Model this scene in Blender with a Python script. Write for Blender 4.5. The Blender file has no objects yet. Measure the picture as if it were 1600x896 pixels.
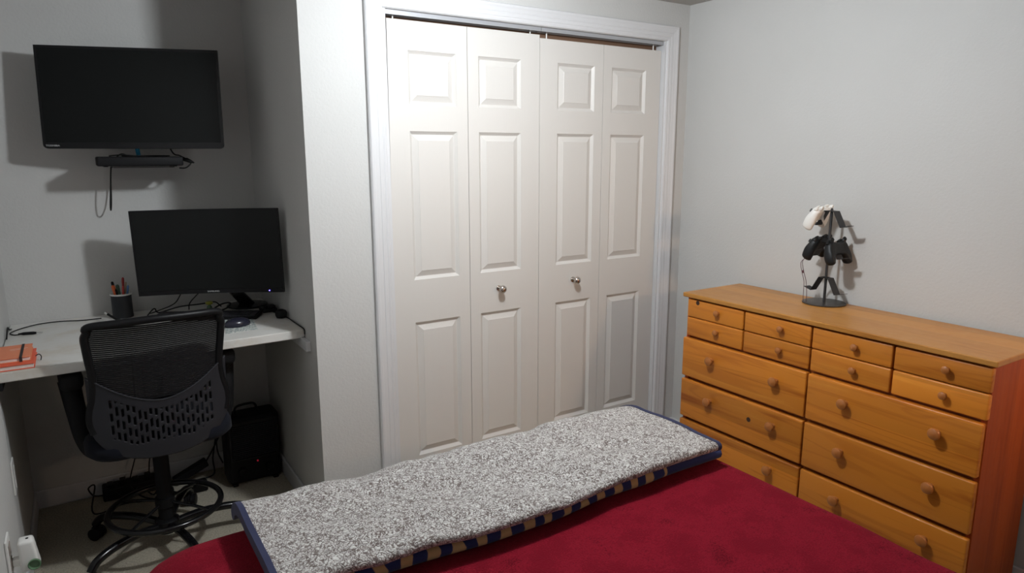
import bpy, bmesh, math, random
from mathutils import Vector, Matrix, noise
random.seed(4)
PI = math.pi
sc = bpy.context.scene
COL = sc.collection

# ------------------------------------------------------------------ camera
F_PX, YAW, PITCH, ROLL = 1066.75, 0.5691, -0.19179, -0.00184
cam_d = bpy.data.cameras.new('camera'); cam = bpy.data.objects.new('camera', cam_d); COL.objects.link(cam)
cam_d.sensor_width = 36; cam_d.lens = F_PX / 1600 * 36; cam_d.clip_start = .02
cyw, syw, cp, sp = math.cos(YAW), math.sin(YAW), math.cos(PITCH), math.sin(PITCH)
Fv = Vector((syw*cp, cyw*cp, sp)); Rv = Vector((cyw, -syw, 0)); Uv = Rv.cross(Fv)
R2 = Rv*math.cos(ROLL) + Uv*math.sin(ROLL); U2 = -Rv*math.sin(ROLL) + Uv*math.cos(ROLL)
M = Matrix((R2, U2, -Fv)).transposed().to_4x4(); M.translation = Vector((-1.05169, -2.55001, 1.52175))
cam.matrix_world = M
sc.camera = cam

# ------------------------------------------------------------------ world, lamps, exposure
w = bpy.data.worlds.new('world'); sc.world = w; w.use_nodes = True
w.node_tree.nodes['Background'].inputs[0].default_value = (.9, .93, 1, 1)
w.node_tree.nodes['Background'].inputs[1].default_value = .0
def lamp(name, loc, power, color, radius):
    d = bpy.data.lights.new(name, 'POINT'); d.energy = power; d.color = color; d.shadow_soft_size = radius
    o = bpy.data.objects.new(name, d); COL.objects.link(o); o.location = loc; return o
lamp('ceiling_lamp_light', (.10, -.98, 2.11), 58, (.90, .955, 1.0), .055)
d_ = bpy.data.lights.new('bedside_lamp_light', 'SPOT'); d_.energy = 36; d_.color = (1.0, .66, .42); d_.shadow_soft_size = .05; d_.spot_size = math.radians(72); d_.spot_blend = .85
o_ = bpy.data.objects.new('bedside_lamp_light', d_); COL.objects.link(o_); o_.location = (1.51, -2.9, 1.55)
o_.rotation_euler = (Vector((1.22, 0, .62))-Vector((1.51, -2.9, 1.55))).to_track_quat('-Z', 'Y').to_euler()
sc.view_settings.view_transform = 'Standard'
sc.view_settings.look = 'None'
sc.view_settings.exposure = 0
sc.view_settings.gamma = 1
sc.view_settings.use_curve_mapping = False

# ------------------------------------------------------------------ materials
def mat(name, color, rough=.5, metal=0, spec=.5, sheen=0, coat=0, trans=0, emis=None, estr=0, alpha=1):
    m = bpy.data.materials.new(name); m.use_nodes = True
    b = m.node_tree.nodes['Principled BSDF']
    b.inputs['Base Color'].default_value = (*color, 1); b.inputs['Roughness'].default_value = rough
    b.inputs['Metallic'].default_value = metal; b.inputs['Specular IOR Level'].default_value = spec
    b.inputs['Sheen Weight'].default_value = sheen; b.inputs['Coat Weight'].default_value = coat
    b.inputs['Transmission Weight'].default_value = trans
    if emis: b.inputs['Emission Color'].default_value = (*emis, 1); b.inputs['Emission Strength'].default_value = estr
    # faint procedural roughness variation on every surface
    nt = m.node_tree; n = nt.nodes.new('ShaderNodeTexNoise'); n.inputs['Scale'].default_value = 35
    tc = nt.nodes.new('ShaderNodeTexCoord'); nt.links.new(tc.outputs['Object'], n.inputs['Vector'])
    mr = nt.nodes.new('ShaderNodeMapRange'); dv = .008 if ('glass' in name or 'gloss' in name) else .05; mr.inputs[3].default_value = max(0, rough-dv); mr.inputs[4].default_value = min(1, rough+dv)
    nt.links.new(n.outputs[0], mr.inputs[0]); nt.links.new(mr.outputs[0], b.inputs['Roughness'])
    return m
def N(m, t, **kw):
    n = m.node_tree.nodes.new(t)
    for k, v in kw.items():
        if k in n.inputs: n.inputs[k].default_value = v
        else: setattr(n, k, v)
    return n
def L(m, a, b): m.node_tree.links.new(a, b)
def bsdf(m): return m.node_tree.nodes['Principled BSDF']
def coords(m, scale=(1, 1, 1), rnd=False):
    tc = N(m, 'ShaderNodeTexCoord'); mp = N(m, 'ShaderNodeMapping'); mp.inputs['Scale'].default_value = scale
    if rnd:
        oi = N(m, 'ShaderNodeObjectInfo'); mu = N(m, 'ShaderNodeVectorMath', operation='SCALE'); mu.inputs[0].default_value = (3.1, 7.3, 5.7)
        L(m, oi.outputs['Random'], mu.inputs['Scale']); ad = N(m, 'ShaderNodeVectorMath', operation='ADD')
        L(m, tc.outputs['Object'], ad.inputs[0]); L(m, mu.outputs[0], ad.inputs[1]); L(m, ad.outputs[0], mp.inputs['Vector'])
    else: L(m, tc.outputs['Object'], mp.inputs['Vector'])
    return mp.outputs[0]
def ramp(m, fac, stops):
    r = N(m, 'ShaderNodeValToRGB'); e = r.color_ramp.elements
    e[0].position, e[0].color = stops[0][0], (*stops[0][1], 1); e[1].position, e[1].color = stops[-1][0], (*stops[-1][1], 1)
    for p, c in stops[1:-1]: q = e.new(p); q.color = (*c, 1)
    L(m, fac, r.inputs[0]); return r.outputs[0]
def bump(m, h, strength=.3, dist=.002, chain=None):
    b = N(m, 'ShaderNodeBump'); b.inputs['Strength'].default_value = strength; b.inputs['Distance'].default_value = dist
    L(m, h, b.inputs['Height'])
    if chain: L(m, chain, b.inputs['Normal'])
    L(m, b.outputs[0], bsdf(m).inputs['Normal']); return b.outputs[0]

m_wall = mat('wall_paint', (.56, .556, .542), .75, spec=.25)
v = coords(m_wall); n1 = N(m_wall, 'ShaderNodeTexNoise', Scale=95, Detail=3, Roughness=.55); L(m_wall, v, n1.inputs['Vector'])
n2 = N(m_wall, 'ShaderNodeTexNoise', Scale=2.0, Detail=2); L(m_wall, v, n2.inputs['Vector'])
L(m_wall, ramp(m_wall, n2.outputs[0], [(.3, (.55, .546, .530)), (.7, (.575, .571, .557))]), bsdf(m_wall).inputs['Base Color'])
bump(m_wall, n1.outputs[0], .42, .0026)
m_ceil = mat('ceiling_paint', (.48, .465, .44), .85, spec=.2)
v = coords(m_ceil); n1 = N(m_ceil, 'ShaderNodeTexNoise', Scale=120, Detail=3); L(m_ceil, v, n1.inputs['Vector']); bump(m_ceil, n1.outputs[0], .4, .003)
m_trim = mat('trim_paint', (.64, .64, .65), .38)
m_door = mat('door_paint', (.64, .618, .588), .42)
v = coords(m_door, (190, 190, 6)); n1 = N(m_door, 'ShaderNodeTexNoise', Scale=1, Detail=4, Distortion=.6); L(m_door, v, n1.inputs['Vector']); bump(m_door, n1.outputs[0], .28, .0012)
m_carpet = mat('carpet_pile', (.45, .40, .32), .95, spec=.1, sheen=.3)
v = coords(m_carpet); n1 = N(m_carpet, 'ShaderNodeTexNoise', Scale=160, Detail=4, Roughness=.7); L(m_carpet, v, n1.inputs['Vector'])
L(m_carpet, ramp(m_carpet, n1.outputs[0], [(.3, (.26, .225, .15)), (.5, (.50, .44, .32)), (.72, (.70, .64, .50))]), bsdf(m_carpet).inputs['Base Color'])
bump(m_carpet, n1.outputs[0], .9, .01)
m_bshade = mat('closet_gap_shade', (.16, .09, .055), .8)  # dark brown stands in for the shade in the gap above the doors
m_track = mat('track_metal', (.42, .43, .45), .42, metal=.35)
m_nickel = mat('brushed_nickel', (.55, .50, .46), .24, metal=1)
m_white_plastic = mat('white_plastic', (.80, .79, .76), .35)
m_greyplate = mat('brown_plate_edge', (.36, .30, .26), .6)
m_black = mat('black_plastic', (.007, .007, .008), .42, spec=.22)
m_black_matte = mat('black_matte_plastic', (.008, .008, .009), .6, spec=.2)
m_shell = mat('charcoal_plastic', (.022, .022, .027), .5, spec=.35)
m_gloss = mat('black_gloss_bezel', (.006, .006, .007), .2, spec=.3)
m_screen = mat('screen_glass', (.004, .005, .005), .28, spec=.22)
m_screen2 = mat('monitor_matte_glass', (.006, .007, .007), .36, spec=.25)
m_tube = mat('black_enamel_tube', (.006, .006, .007), .2, spec=.5)
m_fabric_black = mat('black_seat_fabric', (.010, .011, .017), .9, sheen=.05, spec=.1)
m_meshf = mat('black_mesh_cord', (.007, .007, .008), .6, spec=.2)
m_cable = mat('black_cable_rubber', (.007, .007, .007), .5, spec=.25)
m_blue = mat('blue_connector', (.05, .35, .60), .25, emis=None)
m_silver = mat('silver_plug', (.75, .75, .74), .25, metal=1)
m_led_b = mat('blue_led', (.05, .05, .6), .3, emis=(.15, .12, 1), estr=6)
m_led_r = mat('red_led', (.5, .02, .02), .3, emis=(1, .03, .08), estr=.15)
m_logo = mat('logo_silver', (.55, .56, .56), .4)
m_desk = mat('desk_laminate', (.70, .685, .64), .42)
v = coords(m_desk, (3, 3, 3)); n1 = N(m_desk, 'ShaderNodeTexNoise', Scale=3, Detail=5, Roughness=.6); L(m_desk, v, n1.inputs['Vector'])
L(m_desk, ramp(m_desk, n1.outputs[0], [(.35, (.64, .60, .53)), (.5, (.70, .685, .65)), (.7, (.73, .72, .69))]), bsdf(m_desk).inputs['Base Color'])
m_orange = mat('orange_cover', (.80, .25, .12), .55)
m_orange2 = mat('red_orange_cover', (.78, .13, .06), .55)
m_paper = mat('paper', (.80, .68, .62), .8)
m_elastic = mat('elastic_black', (.03, .02, .02), .7)
m_acrylic = mat('clear_acrylic', (1, 1, 1), .05, trans=1, spec=.4)
m_yellow = mat('yellow_plastic', (.42, .42, .06), .4)
m_green = mat('green_plastic', (.12, .22, .12), .4)
m_cloth_mouse = mat('patterned_pad', (.6, .63, .6), .8)
v = coords(m_cloth_mouse); n1 = N(m_cloth_mouse, 'ShaderNodeTexNoise', Scale=130, Detail=3); L(m_cloth_mouse, v, n1.inputs['Vector'])
L(m_cloth_mouse, ramp(m_cloth_mouse, n1.outputs[0], [(.42, (.22, .27, .27)), (.5, (.50, .53, .50)), (.6, (.72, .72, .69))]), bsdf(m_cloth_mouse).inputs['Base Color'])
m_cup = mat('grey_mesh_cup', (.030, .033, .038), .55, spec=.3)
m_steel_dark = mat('dark_powder_steel', (.035, .035, .037), .5, metal=.4)
m_base_steel = mat('brushed_dark_steel', (.10, .095, .09), .36, metal=.8)
m_pad_w = mat('white_gamepad_plastic', (.80, .78, .74), .38)
m_pad_b = mat('black_gamepad_plastic', (.009, .010, .011), .45, spec=.3)
m_pad_g = mat('grey_gamepad_parts', (.10, .10, .10), .4)
m_lanyard = mat('plum_lanyard', (.10, .04, .05), .7)
m_mouse = mat('dark_blue_black_plastic', (.02, .02, .035), .22)

def wood(name, base, dark, light, axis, rnd=True, gloss=.32, sheenc=.25):
    m = mat(name, base, gloss, spec=.4, coat=sheenc)
    s = {'y': (20, 1.2, 26), 'z': (26, 26, 1.2)}[axis]
    v = coords(m, s, rnd)
    n = N(m, 'ShaderNodeTexNoise', Scale=.8, Detail=5, Roughness=.55, Distortion=.9); L(m, v, n.inputs['Vector'])
    c1 = ramp(m, n.outputs[0], [(.3, dark), (.45, base), (.6, base), (.75, light)])
    v2 = coords(m, {'y': (5, .5, 5.5), 'z': (5.5, 5, .5)}[axis], rnd)
    wv = N(m, 'ShaderNodeTexNoise', Scale=1.6, Detail=1, Distortion=2.0); L(m, v2, wv.inputs['Vector'])
    mu = N(m, 'ShaderNodeMath', operation='MULTIPLY'); mu.inputs[1].default_value = 22; L(m, wv.outputs[0], mu.inputs[0])
    sn = N(m, 'ShaderNodeMath', operation='SINE'); L(m, mu.outputs[0], sn.inputs[0])
    pw = N(m, 'ShaderNodeMapRange'); pw.inputs[1].default_value = .55; pw.inputs[2].default_value = 1; L(m, sn.outputs[0], pw.inputs[0])
    sc_ = N(m, 'ShaderNodeMath', operation='MULTIPLY'); sc_.inputs[1].default_value = .32; L(m, pw.outputs[0], sc_.inputs[0])
    mx = N(m, 'ShaderNodeMix', data_type='RGBA'); L(m, sc_.outputs[0], mx.inputs[0]); L(m, c1, mx.inputs[6]); mx.inputs[7].default_value = (*dark, 1)
    sxz = N(m, 'ShaderNodeSeparateXYZ'); L(m, coords(m, (1, 1, 1), rnd), sxz.inputs[0])
    bd = N(m, 'ShaderNodeMath', operation='MULTIPLY'); bd.inputs[1].default_value = 9.5 if axis == 'y' else 11; L(m, sxz.outputs[2 if axis == 'y' and rnd else (0)], bd.inputs[0])
    fl = N(m, 'ShaderNodeMath', operation='FLOOR'); L(m, bd.outputs[0], fl.inputs[0]); wn = N(m, 'ShaderNodeTexWhiteNoise', noise_dimensions='1D'); L(m, fl.outputs[0], wn.inputs['W'])
    bm_ = N(m, 'ShaderNodeMapRange'); bm_.inputs[3].default_value = .80; bm_.inputs[4].default_value = 1.12; L(m, wn.outputs['Value'], bm_.inputs[0])
    hb = N(m, 'ShaderNodeHueSaturation'); L(m, bm_.outputs[0], hb.inputs['Value']); L(m, mx.outputs[2], hb.inputs['Color']); outc = hb.outputs[0]
    if rnd:
        hs = N(m, 'ShaderNodeHueSaturation'); oi = N(m, 'ShaderNodeObjectInfo'); mr = N(m, 'ShaderNodeMapRange'); mr.inputs[3].default_value = .86; mr.inputs[4].default_value = 1.1
        L(m, oi.outputs['Random'], mr.inputs[0]); L(m, mr.outputs[0], hs.inputs['Value']); L(m, outc, hs.inputs['Color']); L(m, hs.outputs[0], bsdf(m).inputs['Base Color'])
    else: L(m, outc, bsdf(m).inputs['Base Color'])
    return m
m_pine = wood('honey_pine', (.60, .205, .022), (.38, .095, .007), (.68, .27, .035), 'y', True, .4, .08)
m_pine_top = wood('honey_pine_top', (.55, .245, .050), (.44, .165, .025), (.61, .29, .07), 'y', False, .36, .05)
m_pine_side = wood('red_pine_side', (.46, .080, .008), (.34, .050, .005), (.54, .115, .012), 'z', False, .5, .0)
m_pine_frame = mat('dark_pine_frame', (.30, .075, .012), .5)
m_knobwood = mat('knob_wood', (.38, .13, .03), .35, coat=.1)
m_knot = mat('knot_hole', (.035, .012, .006), .8)

m_red = mat('red_plush', (.21, .012, .024), .95, spec=.04, sheen=.10)
bsdf(m_red).inputs['Sheen Tint'].default_value = (.9, .22, .25, 1)
v = coords(m_red); n1 = N(m_red, 'ShaderNodeTexNoise', Scale=240, Detail=3, Roughness=.7); L(m_red, v, n1.inputs['Vector'])
n2 = N(m_red, 'ShaderNodeTexNoise', Scale=9, Detail=3); L(m_red, v, n2.inputs['Vector'])
mxr = N(m_red, 'ShaderNodeMath', operation='ADD'); L(m_red, n1.outputs[0], mxr.inputs[0]); L(m_red, n2.outputs[0], mxr.inputs[1])
L(m_red, ramp(m_red, mxr.outputs[0], [(.7, (.090, .002, .007)), (1.0, (.165, .005, .014)), (1.25, (.26, .010, .024))]), bsdf(m_red).inputs['Base Color'])
bump(m_red, mxr.outputs[0], .8, .006)

m_sherpa = mat('grey_sherpa_fleece', (.6, .6, .6), .95, spec=.1, sheen=.25)
v = coords(m_sherpa)
wn = N(m_sherpa, 'ShaderNodeTexNoise', Scale=60, Detail=1); L(m_sherpa, v, wn.inputs['Vector'])
wm = N(m_sherpa, 'ShaderNodeVectorMath', operation='MULTIPLY_ADD'); wm.inputs[1].default_value = (.035, .035, .035); L(m_sherpa, wn.outputs['Color'], wm.inputs[0]); L(m_sherpa, v, wm.inputs[2])
vo = N(m_sherpa, 'ShaderNodeTexVoronoi', feature='DISTANCE_TO_EDGE', Scale=108); L(m_sherpa, wm.outputs[0], vo.inputs['Vector'])
n3 = N(m_sherpa, 'ShaderNodeTexNoise', Scale=70, Detail=2); L(m_sherpa, v, n3.inputs['Vector'])
ms = N(m_sherpa, 'ShaderNodeMapRange'); ms.inputs[1].default_value = .40; ms.inputs[2].default_value = .62; ms.inputs[3].default_value = 0; ms.inputs[4].default_value = .08; L(m_sherpa, n3.outputs[0], ms.inputs[0])
ad = N(m_sherpa, 'ShaderNodeMath', operation='ADD'); L(m_sherpa, vo.outputs['Distance'], ad.inputs[0]); L(m_sherpa, ms.outputs[0], ad.inputs[1])
L(m_sherpa, ramp(m_sherpa, ad.outputs[0], [(.055, (.125, .098, .09)), (.11, (.20, .17, .155)), (.18, (.48, .46, .44)), (.4, (.60, .59, .565))]), bsdf(m_sherpa).inputs['Base Color'])
bump(m_sherpa, ad.outputs[0], .7, .006)
m_navy = mat('navy_binding', (.007, .011, .052), .8, sheen=.08)
m_navyfold = mat('navy_tan_plush', (.015, .03, .14), .85, sheen=.1)
v = coords(m_navyfold); sx = N(m_navyfold, 'ShaderNodeSeparateXYZ'); L(m_navyfold, v, sx.inputs[0])
nz = N(m_navyfold, 'ShaderNodeTexNoise', Scale=16, Detail=1); L(m_navyfold, v, nz.inputs['Vector'])
a1 = N(m_navyfold, 'ShaderNodeMath', operation='MULTIPLY'); a1.inputs[1].default_value = 98; L(m_navyfold, sx.outputs[0], a1.inputs[0])
a2 = N(m_navyfold, 'ShaderNodeMath', operation='MULTIPLY_ADD'); a2.inputs[1].default_value = 3.2; L(m_navyfold, nz.outputs[0], a2.inputs[0]); L(m_navyfold, a1.outputs[0], a2.inputs[2])
a3 = N(m_navyfold, 'ShaderNodeMath', operation='SINE'); L(m_navyfold, a2.outputs[0], a3.inputs[0])
lt = N(m_navyfold, 'ShaderNodeMath', operation='LESS_THAN'); lt.inputs[1].default_value = .96; L(m_navyfold, sx.outputs[0], lt.inputs[0])
mlt = N(m_navyfold, 'ShaderNodeMath', operation='MULTIPLY'); L(m_navyfold, lt.outputs[0], mlt.inputs[1])
g3 = N(m_navyfold, 'ShaderNodeMapRange'); g3.inputs[1].default_value = .0; g3.inputs[2].default_value = .35; L(m_navyfold, a3.outputs[0], g3.inputs[0]); L(m_navyfold, g3.outputs[0], mlt.inputs[0])
L(m_navyfold, ramp(m_navyfold, mlt.outputs[0], [(.2, (.012, .022, .105)), (.8, (.50, .35, .16))]), bsdf(m_navyfold).inputs['Base Color'])

# ------------------------------------------------------------------ mesh helpers (world coordinates in, local out)
def new(): return bmesh.new()
def box(bm, x0, x1, y0, y1, z0, z1, bev=0, seg=2):
    r = bmesh.ops.create_cube(bm, size=1)
    vs = r['verts']
    for v_ in vs:
        v_.co = Vector(((x0+x1)/2 + v_.co.x*(x1-x0), (y0+y1)/2 + v_.co.y*(y1-y0), (z0+z1)/2 + v_.co.z*(z1-z0)))
    if bev > 0:
        es = list({e for v_ in vs for e in v_.link_edges})
        bmesh.ops.bevel(bm, geom=es, offset=bev, segments=seg, affect='EDGES', profile=.5)
    return vs
def tube(bm, pts, r, n=10, cap=True, closed=False, flat=None):
    pts = [Vector(p) for p in pts]; rings = []; up = Vector((0, 0, 1))
    K = len(pts); prev = None
    for i, p in enumerate(pts):
        if closed: t = pts[(i+1) % K] - pts[i-1]
        else: t = pts[min(i+1, K-1)] - pts[max(i-1, 0)]
        t.normalize()
        if prev is None:
            a = t.cross(up)
            if a.length < .1: a = t.cross(Vector((1, 0, 0)))
        else: a = prev - t*prev.dot(t)
        a.normalize(); prev = a; b = t.cross(a)
        rr = r[i] if isinstance(r, (list, tuple)) else r
        fl = flat or (1, 1)
        rings.append([bm.verts.new(p + a*math.cos(2*PI*k/n)*rr*fl[0] + b*math.sin(2*PI*k/n)*rr*fl[1]) for k in range(n)])
    for i in range(K if closed else K-1):
        A, B = rings[i], rings[(i+1) % K]
        for k in range(n): bm.faces.new((A[k], A[(k+1) % n], B[(k+1) % n], B[k]))
    if cap and not closed:
        bm.faces.new(rings[0][::-1]); bm.faces.new(rings[-1])
def smooth_pts(P, n=8):
    P = [Vector(p) for p in P]; out = []
    for i in range(len(P)-1):
        p0 = P[max(i-1, 0)]; p1 = P[i]; p2 = P[i+1]; p3 = P[min(i+2, len(P)-1)]
        for k in range(n):
            t = k/n
            out.append(.5*((2*p1) + (p2-p0)*t + (2*p0-5*p1+4*p2-p3)*t*t + (3*p1-p0-3*p2+p3)*t**3))
    out.append(P[-1]); return out
def lathe(bm, prof, c, axis='z', n=28):
    """prof list of (r, h)"""
    rings = []
    for r, h_ in prof:
        ring = []
        for k in range(n):
            a = 2*PI*k/n; u, v_ = r*math.cos(a), r*math.sin(a)
            q = {'z': (u, v_, h_), 'x': (h_, u, v_), 'y': (u, h_, v_)}[axis]
            ring.append(bm.verts.new(Vector(c) + Vector(q)))
        rings.append(ring)
    for A, B in zip(rings, rings[1:]):
        for k in range(n): bm.faces.new((A[k], A[(k+1) % n], B[(k+1) % n], B[k]))
    bm.faces.new(rings[0][::-1]); bm.faces.new(rings[-1])
def prism(bm, poly, fn):
    """poly list of 2d pts; fn(u,v,s) -> 3d with s 0/1"""
    A = [bm.verts.new(fn(u, v_, 0)) for u, v_ in poly]; B = [bm.verts.new(fn(u, v_, 1)) for u, v_ in poly]
    n = len(poly)
    for k in range(n): bm.faces.new((A[k], A[(k+1) % n], B[(k+1) % n], B[k]))
    bm.faces.new(A[::-1]); bm.faces.new(B)
def obj(name, bm, m, parent=None, smooth=False, label=None, flatang=40):
    bmesh.ops.recalc_face_normals(bm, faces=bm.faces)
    me = bpy.data.meshes.new(name)
    if parent is not None:
        inv = parent['_o']; bmesh.ops.translate(bm, verts=bm.verts, vec=-Vector(inv))
        off = Vector(inv)
    else:
        # origin at base centre
        xs = [v_.co.x for v_ in bm.verts]; ys = [v_.co.y for v_ in bm.verts]; zs = [v_.co.z for v_ in bm.verts]
        off = Vector(((min(xs)+max(xs))/2, (min(ys)+max(ys))/2, min(zs))); bmesh.ops.translate(bm, verts=bm.verts, vec=-off)
    bm.to_mesh(me); bm.free()
    me.materials.append(m)
    if smooth:
        me.set_sharp_from_angle(angle=math.radians(flatang))
        for p in me.polygons: p.use_smooth = True
    o = bpy.data.objects.new(name, me); COL.objects.link(o)
    if parent is not None: o.parent = parent; o['_o'] = tuple(parent['_o'])
    else: o.location = off; o['_o'] = tuple(off)
    if label: o['label'] = label
    return o
def thing(name, label, cat, loc, rotz=0, group=None):
    o = bpy.data.objects.new(name, None); o.empty_display_size = .05; COL.objects.link(o); o.location = loc; o.rotation_euler = (0, 0, rotz)
    o['_o'] = tuple(loc); tag(o, label, cat, group); return o
def tag(o, label, cat, group=None):
    o['label'] = label; o['category'] = cat
    if group: o['group'] = group
    return o
def struct(name, bm, m, smooth=False, parent=None):
    o = obj(name, bm, m, parent, smooth)
    if parent is None: o['kind'] = 'structure'
    return o

# ------------------------------------------------------------------ constants
W, XR, XA, YB, XL, XLN = 1.478, 1.634, -.3165, .885, -1.325, -1.306
ZC, ZO, CW, YF = 2.245, 2.062, .073, -3.4
WT = .12

# ------------------------------------------------------------------ setting
bm = new(); box(bm, XL-.3, XR+.3, YF-.3, YB+.3, -.1, 0); struct('floor', bm, m_carpet)
bm = new(); box(bm, XL-.3, XR+.3, YF-.3, YB+.3, ZC, ZC+.1); struct('ceiling', bm, m_ceil)
# closet wall with its opening, wrapping round the alcove corner
bm = new()
box(bm, XA, 0, 0, WT, 0, ZC); box(bm, W, XR, 0, WT, 0, ZC); box(bm, 0, W, 0, WT, ZO, ZC)
struct('wall_closet', bm, m_wall)
bm = new(); box(bm, XA, XA+.1, WT, YB, 0, ZC); struct('wall_alcove_right', bm, m_wall)
bm = new(); box(bm, XL-.1, XR, YB, YB+.1, 0, ZC); struct('wall_back', bm, m_wall)
bm = new(); box(bm, XR, XR+.1, YF, YB+.1, 0, ZC); struct('wall_right', bm, m_wall)
bm = new(); box(bm, XL-.1, XL, 0, YB, 0, ZC); struct('wall_alcove_left', bm, m_wall)
bm = new(); box(bm, XLN-.12, XLN, YF, 0, 0, ZC, .004, 2); struct('wall_left', bm, m_wall)
bm = new(); box(bm, XL-.1, XR+.1, YF-.1, YF, 0, ZC); struct('wall_near', bm, m_wall)
# baseboards
def baseb(name, x0, x1, y0, y1):
    bm = new(); box(bm, x0, x1, y0, y1, 0, .083, .004, 2); struct(name, bm, m_trim)
baseb('baseboard_back', XL, XA, YB-.012, YB)
baseb('baseboard_alcove_right', XA-.012, XA, 0, YB-.012)
baseb('baseboard_alcove_left', XL, XL+.010, .0, YB-.012)
baseb('baseboard_closet_left', XA-.012, -CW-.001, -.012, 0)
baseb('baseboard_closet_right', W+CW+.001, XR, -.012, 0)
baseb('baseboard_right', XR-.012, XR, YF, -.012)
baseb('baseboard_left', XLN, XLN+.012, YF, -.0)
# casing: fluted profile, mitred round the opening
def casing():
    prof = [(0, .006), (.004, .013), (.012, .0150), (.018, .0135), (.022, .0155), (.034, .0165), (.037, .0150), (.041, .0165), (.053, .0185), (.060, .021), (.068, .021), (.073, .016), (.073, 0), (0, 0)]
    bm = new()
    rings = []
    for (cx_, cz_, dx, dz) in ((0, 0, -1, 0), (0, ZO, -1, 1), (W, ZO, 1, 1), (W, 0, 1, 0)):
        rings.append([bm.verts.new((cx_+dx*a, -d, cz_+dz*a)) for a, d in prof])
    for A, B in zip(rings, rings[1:]):
        for k in range(len(prof)): q = (k+1) % len(prof); bm.faces.new((A[k], A[q], B[q], B[k]))
    bm.faces.new(rings[0]); bm.faces.new(rings[-1])
    return bm
struct('trim_closet_casing', casing(), m_trim)
bm = new(); box(bm, -.0005, .0125, -.003, WT, 0, ZO); box(bm, W-.0125+.005, W+.0005, -.003, WT, 0, ZO); box(bm, .0125, W-.0075, .05, WT, ZO-.012, ZO)
struct('trim_closet_jamb', bm, m_trim)
bm = new(); box(bm, .013, W-.008, .058, WT-.004, 1.93, ZO-.013); struct('trim_closet_gap_backing', bm, m_bshade)  # dark backing added behind the leaves so the gap above them reads dark

# track
t = thing('door_track', 'long grey metal bifold track under the closet head casing', 'track', (W/2, .03, ZO-.018))
def track_piece(x0, x1):
    bm = new(); z1 = ZO-.001
    prism(bm, [(.006, z1), (.048, z1), (.048, z1-.017), (.043, z1-.017), (.043, z1-.004), (.036, z1-.006), (.022, z1-.009), (.011, z1-.0165), (.006, z1-.0165)],
          lambda u, v_, s: Vector((x0 if s == 0 else x1, u, v_)))
    return bm
obj('rail', track_piece(.016, .735), m_track, t); obj('rail', track_piece(.738, W-.012), m_track, t)

# bifold leaves
PZ = [1.9214, 1.7149, 1.6121, 1.0066, .8251, .2279]
def leaf_mesh(x0t, x0b, x1, ins_l, ins_r, ztop):
    """front face at y=.02, recessed moulded panels; returns bmesh (left edge may lean)"""
    bm = new(); yf = .02; zb = .012; zt = ztop
    def xl(z): return x0b + (x0t-x0b)*(z-zb)/(zt-zb)
    a, b = x0b+ins_l, x1-ins_r
    zs = [zt] + PZ + [zb]
    G = {}
    def V(x, y, z): return bm.verts.new((x, y, z))
    def quad(*p): bm.faces.new([V(*q) for q in p])
    # stiles and rails
    for i in range(len(zs)-1):
        z1, z0 = zs[i], zs[i+1]
        quad((xl(z0), yf, z0), (a, yf, z0), (a, yf, z1), (xl(z1), yf, z1))
        quad((b, yf, z0), (x1, yf, z0), (x1, yf, z1), (b, yf, z1))
        if i % 2 == 0: quad((a, yf, z0), (b, yf, z0), (b, yf, z1), (a, yf, z1))
        else:
            steps = [(0, 0), (.0015, .002), (.011, .0105), (.0135, .0115), (.035, .003), (.037, .0015), (.039, .0015)]
            for (s0, d0), (s1, d1) in zip(steps, steps[1:]):
                R0 = [(a+s0, z0+s0), (b-s0, z0+s0), (b-s0, z1-s0), (a+s0, z1-s0)]
                R1 = [(a+s1, z0+s1), (b-s1, z0+s1), (b-s1, z1-s1), (a+s1, z1-s1)]
                for k in range(4):
                    q = (k+1) % 4
                    quad((R0[k][0], yf+d0, R0[k][1]), (R0[q][0], yf+d0, R0[q][1]), (R1[q][0], yf+d1, R1[q][1]), (R1[k][0], yf+d1, R1[k][1]))
            s, d = steps[-1]
            quad((a+s, yf+d, z0+s), (b-s, yf+d, z0+s), (b-s, yf+d, z1-s), (a+s, yf+d, z1-s))
    yb = yf+.032
    quad((x0b, yb, zb), (x1, yb, zb), (x1, yb, zt), (x0t, yb, zt))
    quad((x0b, yf, zb), (x0b, yb, zb), (x0t, yb, zt), (x0t, yf, zt))
    quad((x1, yf, zb), (x1, yb, zb), (x1, yb, zt), (x1, yf, zt))
    quad((x0t, yf, zt), (x1, yf, zt), (x1, yb, zt), (x0t, yb, zt))
    quad((x0b, yf, zb), (x1, yf, zb), (x1, yb, zb), (x0b, yb, zb))
    bmesh.ops.remove_doubles(bm, verts=bm.verts, dist=.0002)
    return bm
LW = (W-.024)/4
edges = [.012 + LW*k for k in range(5)]
A_, B_ = .1033-.006, .0508
doors = []
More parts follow.
